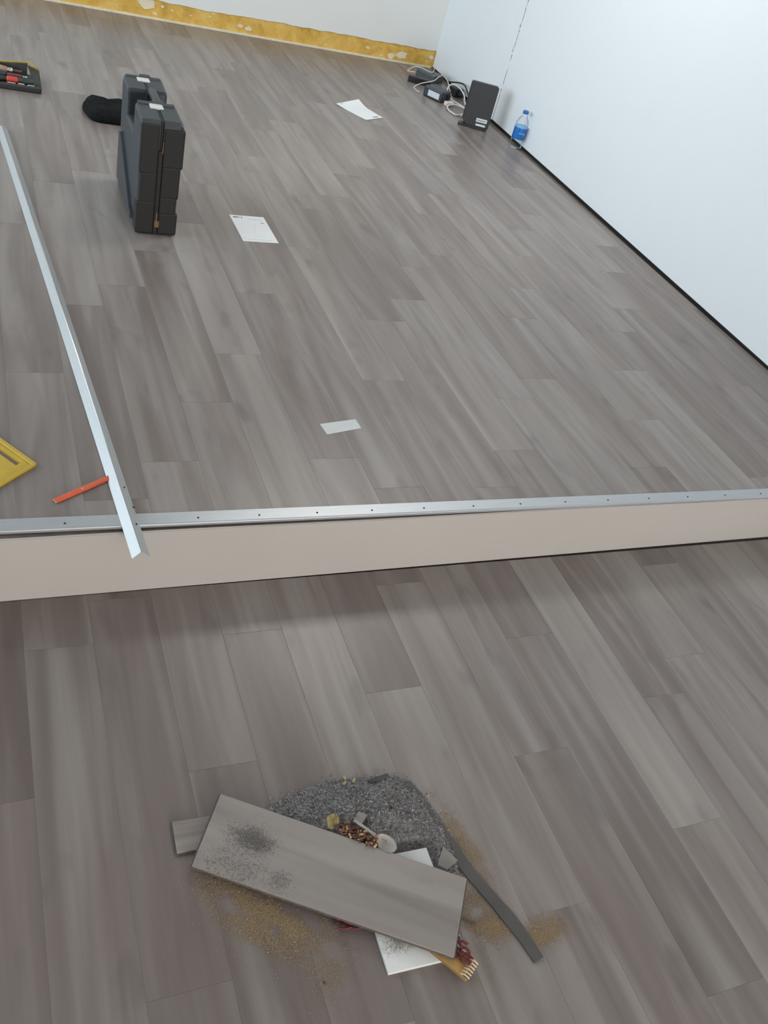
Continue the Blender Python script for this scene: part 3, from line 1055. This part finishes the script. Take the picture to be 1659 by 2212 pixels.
# heap of grey lint and dust
bm = bmesh.new()
hp = [(0.468, 0.900), (0.520, 0.914), (0.561, 0.925), (0.628, 0.94), (0.696, 0.936), (0.777, 0.927), (0.826, 0.890), (0.849, 0.825), (0.862, 0.742), (0.850, 0.690), (0.800, 0.660), (0.720, 0.690), (0.640, 0.745), (0.560, 0.810)]
hc = Vector((0.69, 0.81))
out2 = [Vector((p.x, p.y)) for p in spline([(x, y, 0) for x, y in hp + hp[:1]], 7)][:-1]


def heap_z(s, x, y):
    z = heap_z0(s, x, y)
    # d > 0 on the far side of the offcut's long edge
    d = (x - 0.400) * 0.552 + (y - 0.944) * 0.834
    z = min(z, ZL + 0.011 + max(0.0, d) * 0.9)
    if 0.60 < x < 0.815 and 0.5 < y < 0.765:
        z = min(z, ZL + 0.0003 + max(0, x - 0.80) * 0.5 + max(0, y - 0.752) * 0.8)
    return z


def heap_z0(s, x, y):
    h = 0.030 * (1 - s ** 1.6)
    return ZL + 0.0012 + max(0, h) * (0.85 + 0.5 * noise.noise(Vector((x * 22, y * 22, 0.5)))) + (0.006 * noise.noise(Vector((x * 75, y * 75, 2.5))) + 0.003 * noise.noise(Vector((x * 190, y * 190, 7.5)))) * (1 - s) ** 0.5


rings = []
NS = 26
for i in range(NS):
    s = 1 - i / NS
    ring = []
    for q in out2:
        jag = 1 + (0.05 * noise.noise(Vector((q.x * 60, q.y * 60, 1))) if i < 3 else 0)
        p = hc + (q - hc) * s * jag
        ring.append(bm.verts.new((p.x, p.y, heap_z(s, p.x, p.y) if i else ZL + 0.0004)))
    rings.append(ring)
for i in range(NS - 1):
    for k in range(len(out2)):
        k2 = (k + 1) % len(out2)
        bm.faces.new((rings[i][k], rings[i][k2], rings[i + 1][k2], rings[i + 1][k]))
bm.faces.new(rings[-1])
rnd = random.Random(3)


def fleck(bm, c, ln, wd, mi, tilt=0.5):
    a = rnd.random() * 6.283
    dx, dy = math.cos(a), math.sin(a)
    dz = (rnd.random() - 0.3) * tilt
    t = Vector((dx, dy, dz)) * ln * 0.5
    n_ = Vector((-dy, dx, (rnd.random() - .5) * 1.2)) * wd * 0.5
    vs = [bm.verts.new(c - t - n_), bm.verts.new(c + t - n_), bm.verts.new(c + t + n_), bm.verts.new(c - t + n_)]
    f = bm.faces.new(vs)
    f.material_index = mi


for i in range(9500):
    j_ = rnd.randrange(len(out2))
    q = out2[j_].lerp(out2[(j_ + 1) % len(out2)], rnd.random())
    s = math.sqrt(rnd.random()) * (1.0 if rnd.random() < 0.93 else 1.12)
    p = hc + (q - hc) * s
    z = heap_z(min(s, 1.0), p.x, p.y) + 0.0012
    if z < ZL + 0.0016 and p.x < 0.81 and p.y < 0.76:
        continue
    ln = 0.002 + 0.006 * rnd.random() ** 2
    fleck(bm, Vector((p.x, p.y, z)), ln, 0.0006 + 0.0012 * rnd.random(), 1, 0.9)
heap = link('dust_heap', bm, ['heap', 'lint'])
tag(heap, 'swept heap of grey lint and dust on the lower floor behind the plank offcut', 'dust', kind='stuff')

# sawdust drifts
def drift(name, label, blobs):
    bm = bmesh.new()
    for (x, y, sx_, sy_, rot, cnt) in blobs:
        for i in range(cnt * 3):
            u, v = rnd.gauss(0, 1), rnd.gauss(0, 1)
            X = x + (u * sx_ * math.cos(rot) - v * sy_ * math.sin(rot))
            Y = y + (u * sx_ * math.sin(rot) + v * sy_ * math.cos(rot))
            if rnd.random() > 0.75 + 1.6 * noise.noise(Vector((X * 26, Y * 26, 3))):
                continue
            big = rnd.random() < 0.006
            fleck(bm, Vector((X, Y, ZL + 0.0009)), 0.0032 if big else 0.0008 + 0.0009 * rnd.random(), 0.0008, 0, 0.25)
    o = link(name, bm, 'saw')
    tag(o, label, 'sawdust', kind='stuff')


drift('sawdust', 'fine tan sawdust spread on the lower floor in front of the plank offcut', ((0.43, 0.685, 0.050, 0.032, -0.8, 5200), (0.49, 0.655, 0.045, 0.03, -0.7, 2000), (0.36, 0.765, 0.035, 0.02, -0.75, 1100), (0.52, 0.55, 0.03, 0.03, 0, 500)))
drift('sawdust', 'tan sawdust lying on both sides of the long dark strip', ((0.885, 0.735, 0.013, 0.06, 0.2, 1500), (0.862, 0.62, 0.014, 0.045, 0.0, 1500), (0.87, 0.56, 0.03, 0.014, -0.2, 1500), (0.975, 0.525, 0.022, 0.013, 0.2, 1700), (0.82, 0.60, 0.02, 0.05, 0, 700)))

# white tile
tl = empty('wall_tile', (0.711, 0.637, ZL))
tag(tl, 'white glazed tile poking out above and below the plank offcut', 'tile')
link('tile_body', prism_bm([(-0.084, -0.110), (0.079, -0.116), (0.083, 0.108), (-0.080, 0.112)], 0.0005, 0.0085, 0.0015, 2), 'tile', tl)
bm = bmesh.new()
for i in range(700):
    fleck(bm, Vector((-0.045 + rnd.gauss(0, .016), -0.062 + rnd.gauss(0, .010), 0.0089)), 0.0006 + 0.0014 * rnd.random(), 0.0008, 0, 0.02)
g_ = link('grime', bm, 'grime', tl)
g_['kind'] = 'stuff'

# small square offcut
def offcut(name, label, c, quad_pts, zt, th, tone):
    """quad_pts: top corners in world xy with their z in zt"""
    e = empty(name, c)
    tag(e, label, 'plank')
    bm = bmesh.new()
    cx_, cy_ = sum(p[0] for p in quad_pts) / 4, sum(p[1] for p in quad_pts) / 4
    ex = Vector((quad_pts[1][0] - quad_pts[0][0], quad_pts[1][1] - quad_pts[0][1])).normalized()
    ang_ = math.atan2(ex.y, ex.x) - math.pi / 2
    tops = [Vector((p[0], p[1], z)) for p, z in zip(quad_pts, zt)]
    rotm = Matrix.Rotation(-ang_, 4, 'Z')
    o0 = Vector(c)
    a = [rotm @ (t - o0) for t in tops]
    b = [v - Vector((0, 0, th)) for v in a]
    A = [bm.verts.new(v) for v in a]
    B = [bm.verts.new(v) for v in b]
    bm.faces.new(A)
    bm.faces.new(B[::-1])
    for i in range(4):
        bm.faces.new((A[i], B[i], B[(i + 1) % 4], A[(i + 1) % 4]))
    bmesh.ops.recalc_face_normals(bm, faces=bm.faces[:])
    bmesh.ops.bevel(bm, geom=bm.edges[:], offset=0.0007, segments=1, affect='EDGES')
    o = link('board', bm, 'wood', e, rot=(0, 0, ang_))
    o['tone'] = tone
    # darker core layer with the locking tongue along the near edge
    cm = Vector((0, 0, 0))
    for v in a:
        cm += v / 4
    bm = bmesh.new()
    A = [bm.verts.new(cm + (v - cm) * 1.0 + (v - cm).normalized() * 0.0035 - Vector((0, 0, th * 0.55))) for v in a]
    B = [bm.verts.new(cm + (v - cm) * 1.0 + (v - cm).normalized() * 0.0035 - Vector((0, 0, th * 1.02))) for v in a]
    bm.faces.new(A)
    bm.faces.new(B[::-1])
    for i in range(4):
        bm.faces.new((A[i], B[i], B[(i + 1) % 4], A[(i + 1) % 4]))
    bmesh.ops.recalc_face_normals(bm, faces=bm.faces[:])
    link('core_layer', bm, 'core', e, rot=(0, 0, ang_))
    return e


offcut('plank_offcut', 'small square grey plank offcut showing left of the long dirty offcut', (0.295, 0.843, ZL), [(0.295, 0.843), (0.425, 0.839), (0.427, 0.906), (0.297, 0.910)], [ZL + 0.008] * 4, 0.0066, 0.58)
big = offcut('plank_offcut', 'long grey plank offcut with dusty smears lying askew on top of the heap', (0.58, 0.73, ZL), [(0.315, 0.805), (0.751, 0.516), (0.840, 0.6525), (0.400, 0.944)], [-0.178, -0.166, -0.166, -0.178], 0.0092, 0.66)
bm = bmesh.new()
for (x, y, s_, cnt) in ((0.435, 0.835, 0.016, 420), (0.455, 0.815, 0.014, 260), (0.385, 0.805, 0.022, 110), (0.405, 0.855, 0.012, 60), (0.47, 0.735, 0.014, 100), (0.42, 0.77, 0.02, 110), (0.36, 0.79, 0.03, 60)):
    for i in range(cnt * 3):
        X, Y = x + rnd.gauss(0, s_), y + rnd.gauss(0, s_ * 0.8)
        zz = -0.178 + 0.012 * max(0, min(1, ((X - 0.36) * 0.834 - (Y - 0.875) * 0.552) / 0.523))
        fleck(bm, Vector((X, Y, zz + 0.0006)) - Vector((0.58, 0.73, ZL)), 0.0007 + 0.0013 * rnd.random(), 0.0008, 0, 0.05)
sm = link('dust_smear', bm, 'smear', big)
sm['kind'] = 'stuff'

# dark rubber strip
st = link('dark_strip', bmesh.new(), 'strip')
bm = bmesh.new()
cl = [(0.802, 0.905), (0.826, 0.84), (0.845, 0.775), (0.862, 0.685), (0.895, 0.590), (0.932, 0.479)]
cl = [(0.806, 0.900), (0.850, 0.745), (0.862, 0.690), (0.911, 0.560), (0.932, 0.478)]
w_ = 0.0125
L_, R_ = [], []
path = spline([(x, y, 0) for x, y in cl], 6)
for i, p in enumerate(path):
    t = (path[min(i + 1, len(path) - 1)] - path[max(i - 1, 0)]).normalized()
    nrm = Vector((-t.y, t.x, 0))
    s_ = i / (len(path) - 1)
    z = ZL + 0.0055
    w2 = w_ * (1.12 - 0.15 * s_) + (0.0015 if 17 <= i <= 19 else 0)
    L_.append((p + nrm * w2, z))
    R_.append((p - nrm * w2, z))
tv, bv = [], []
for (a, za), (b, zb) in zip(L_, R_):
    tv.append((bm.verts.new((a.x, a.y, za)), bm.verts.new((b.x, b.y, zb))))
    bv.append((bm.verts.new((a.x, a.y, ZL + 0.0005)), bm.verts.new((b.x, b.y, ZL + 0.0005))))
for i in range(len(tv) - 1):
    bm.faces.new((tv[i][0], tv[i + 1][0], tv[i + 1][1], tv[i][1]))
    bm.faces.new((bv[i][0], bv[i][1], bv[i + 1][1], bv[i + 1][0]))
    bm.faces.new((tv[i][0], bv[i][0], bv[i + 1][0], tv[i + 1][0]))
    bm.faces.new((tv[i][1], tv[i + 1][1], bv[i + 1][1], bv[i][1]))
for i, s_ in ((0, 1), (-1, -1)):
    f = [tv[i][0], tv[i][1], bv[i][1], bv[i][0]]
    bm.faces.new(f if s_ > 0 else f[::-1])
bmesh.ops.recalc_face_normals(bm, faces=bm.faces[:])
bm.to_mesh(st.data)
bm.free()
tag(st, 'long narrow dark grey strip lying right of the dust heap', 'strip')

# scraps in the heap
o = link('dark_scrap', prism_bm([(0.722, 0.921), (0.772, 0.929), (0.775, 0.920), (0.750, 0.914), (0.726, 0.912)], ZL + 0.004, ZL + 0.010, 0.001), 'dscrap')
tag(o, 'thin dark scrap along the far edge of the dust heap', 'scrap')
o = link('grey_scrap', prism_bm([(0.828, 0.737), (0.846, 0.700), (0.815, 0.686), (0.800, 0.700)], 0.0, 0.005, 0.0008), 'gscrap', loc=(0, 0, ZL + 0.012))
tag(o, 'flat grey plank chip between the white tile and the long dark strip', 'scrap')
o = link('grey_scrap', prism_bm([(0.648, 0.822), (0.668, 0.842), (0.684, 0.830), (0.665, 0.812)], 0.0, 0.0015), 'gscrap', loc=(0, 0, ZL + 0.030))
tag(o, 'pale grey flake of plastic at the end of the spoon handle', 'scrap')

# spoon
sp0, sp1 = Vector((0.652, 0.824, 0)), Vector((0.700, 0.764, 0))
spn = empty('plastic_spoon', (0.652, 0.824, ZL + 0.030), math.atan2(sp1.y - sp0.y, sp1.x - sp0.x))
tag(spn, 'dirty white plastic spoon half buried between the heap and the plank offcut', 'spoon')
bm = bmesh.new()
pr = None
hs = [(0.0, 0.0032, 0.002), (0.02, 0.0034, 0.003), (0.04, 0.0034, 0.003), (0.052, 0.0042, 0.002), (0.060, 0.0062, 0.001)]
rows = []
for x, w2, z in hs:
    rows.append([bm.verts.new((x, -w2, z)), bm.verts.new((x, 0, z + 0.0012)), bm.verts.new((x, w2, z))])
for i in range(len(rows) - 1):
    for k in range(2):
        bm.faces.new((rows[i][k], rows[i + 1][k], rows[i + 1][k + 1], rows[i][k + 1]))
bmesh.ops.solidify(bm, geom=bm.faces[:], thickness=0.0016)
bmesh.ops.recalc_face_normals(bm, faces=bm.faces[:])
link('handle', bm, 'spoon', spn, smooth=True)
bm = bmesh.new()
nr, na = 6, 24
rg = []
for i in range(nr + 1):
    r = i / nr
    rg.append([bm.verts.new((0.080 + 0.0245 * r * math.cos(2 * math.pi * k / na), 0.0190 * r * math.sin(2 * math.pi * k / na), -0.0065 + 0.008 * r ** 2)) for k in range(na)] if i else [bm.verts.new((0.080, 0, -0.0065))])
for k in range(na):
    bm.faces.new((rg[0][0], rg[1][k], rg[1][(k + 1) % na]))
for i in range(1, nr):
    for k in range(na):
        bm.faces.new((rg[i][k], rg[i + 1][k], rg[i + 1][(k + 1) % na], rg[i][(k + 1) % na]))
bmesh.ops.solidify(bm, geom=bm.faces[:], thickness=0.0014)
bmesh.ops.recalc_face_normals(bm, faces=bm.faces[:])
link('bowl', bm, 'spoon', spn, smooth=True)

# dry leaf and crumbs
bm = bmesh.new()
g = []
for i in range(6):
    row = []
    for j in range(5):
        u, v = i / 5 - 0.5, j / 4 - 0.5
        wd = 0.028 * (1 - (2 * u) ** 2 * 0.75)
        row.append(bm.verts.new((0.032 * u * 1.1, wd * v, 0.006 * noise.noise(Vector((u * 5, v * 5, 1))) + 0.006 * v * v)))
    g.append(row)
for i in range(5):
    for j in range(4):
        bm.faces.new((g[i][j], g[i + 1][j], g[i + 1][j + 1], g[i][j + 1]))
bmesh.ops.solidify(bm, geom=bm.faces[:], thickness=0.0012)
lf = link('dry_leaf', bm, 'leaf', loc=(0.607, 0.832, ZL + 0.031), rot=(0.25, -0.1, 0.9))
tag(lf, 'small crumpled yellowish leaf at the edge of the dust heap near the spoon', 'leaf')
bm = bmesh.new()
for i in range(260):
    t = rnd.random()
    c = Vector((0.622 + 0.058 * t + rnd.gauss(0, .005), 0.815 - 0.045 * t + rnd.gauss(0, .006), ZL + 0.026 + rnd.random() * 0.010))
    s_ = 0.0015 + 0.003 * rnd.random()
    xf = Matrix.Translation(c) @ Matrix.Rotation(rnd.random() * 6, 4, 'Z') @ Matrix.Rotation(rnd.random() * 2, 4, 'X')
    add_box(bm, (-s_, -s_ * .6, -s_ * .4), (s_, s_ * .6, s_ * .4), 0, xf)
o = link('brown_crumbs', bm, 'crumb')
tag(o, 'reddish brown crumbs swept up between the plank offcut and the spoon', 'crumbs', kind='stuff')
bm = bmesh.new()
for (x, y) in ((0.672, 0.935), (0.690, 0.925), (0.668, 0.923)):
    xf = Matrix.Translation(Vector((x, y, ZL + 0.012))) @ Matrix.Rotation(rnd.random() * 6, 4, 'Z') @ Matrix.Rotation(0.5, 4, 'X')
    add_box(bm, (-0.005, -0.0025, -0.001), (0.005, 0.0025, 0.001), 0, xf)
o = link('yellow_flakes', bm, 'flake')
tag(o, 'tiny yellow flakes on the far slope of the dust heap', 'flakes', kind='stuff')

# corrugated cardboard under the right end of the offcut
cdir = Vector((0.575, -0.818, 0)).normalized()
cb = empty('cardboard_scrap', (0.765, 0.480, ZL), math.atan2(cdir.y, cdir.x))
tag(cb, 'torn brown corrugated cardboard strip sticking out from under the long offcut over the tile', 'cardboard')
# local +x towards the fluted end, local +y to the right
bm = bmesh.new()
for z0, z1 in ((0.0105, 0.0118), (0.0168, 0.0182)):
    add_box(bm, (-0.17, -0.002, z0), (-0.006 if z0 > 0.012 else 0.004, 0.040, z1))
link('liner', bm, 'card', cb)
bm = bmesh.new()
pr = None
nw = 56
for i in range(nw + 1):
    y = -0.001 + 0.040 * i / nw
    z = 0.0143 + 0.0024 * math.sin(i / nw * 2 * math.pi * 6)
    a, b = bm.verts.new((-0.16, y, z)), bm.verts.new((0.004, y, z))
    if pr:
        bm.faces.new((pr[0], pr[1], b, a))
    pr = (a, b)
bmesh.ops.solidify(bm, geom=bm.faces[:], thickness=0.0006)
link('flute', bm, 'flute', cb)
bm = bmesh.new()
for i in range(6):
    y = 0.001 + i * 0.0068
    pts = [(-0.012, y, 0.0178), (-0.004, y + 0.001, 0.0215), (0.005, y + 0.003, 0.0175), (0.003, y + 0.005, 0.0125), (-0.006, y + 0.006, 0.0185)]
    add_tube(bm, spline(pts, 4), 0.0015, 5)
fr = link('frayed_end', bm, 'flute', cb)

# maroon cord ends
def cords(name, label, starts, seed):
    rr = random.Random(seed)
    bm = bmesh.new()
    for a, b in starts:
        a, b = Vector(a), Vector(b)
        pts = []
        for i in range(6):
            t = i / 5
            p = a.lerp(b, t)
            pts.append((p.x + rr.gauss(0, .0022), p.y + rr.gauss(0, .0022), p.z + rr.gauss(0, .0012)))
        add_tube(bm, spline(pts, 4), 0.0027, 6)
    o = link(name, bm, 'cord', smooth=True)
    tag(o, label, 'cord')


z2 = ZL + 0.020
cords('cord_scrap', 'frayed maroon cord tuft at the right end of the long plank offcut', [((0.770, 0.566, z2), (0.790, 0.535, z2)), ((0.770, 0.552, z2 + .004), (0.793, 0.520, z2)), ((0.766, 0.540, z2), (0.790, 0.508, z2)), ((0.765, 0.530, z2 + .004), (0.785, 0.500, z2 + .003)), ((0.774, 0.560, z2 + .005), (0.780, 0.512, z2 + .005)), ((0.760, 0.520, z2 + .002), (0.778, 0.497, z2 + .004))], 4)
z2 = ZL + 0.005
cords('cord_scrap', 'maroon cord end peeping out under the front edge of the long offcut', [((0.560, 0.640, z2), (0.590, 0.628, z2)), ((0.566, 0.630, z2 + .004), (0.612, 0.618, z2)), ((0.562, 0.646, z2 + .003), (0.60, 0.630, z2 + .003))], 9)
o = link('black_crumb', box_bm((-0.006, -0.004, 0), (0.006, 0.004, 0.009), 0.002, 1), 'dscrap', loc=(0.795, 0.594, ZL), rot=(0, 0, 0.5))
tag(o, 'small black crumb on the sawdust beside the right end of the long offcut', 'crumb')
o = link('black_thread', tube_bm(spline([(0.800, 0.594, ZL + .003), (0.812, 0.590, ZL + .002), (0.824, 0.580, ZL + .002), (0.836, 0.575, ZL + .002)], 4), 0.0011, 5), 'dscrap')
tag(o, 'thin dark thread curling from the black crumb toward the long dark strip', 'thread')
o = link('red_crumb', box_bm((-0.0025, -0.002, 0), (0.0025, 0.002, 0.003), 0.0008, 1), 'cord', loc=(0.508, 0.545, ZL))
tag(o, 'tiny dark red crumb on the bare planks in front of the offcut', 'crumb')
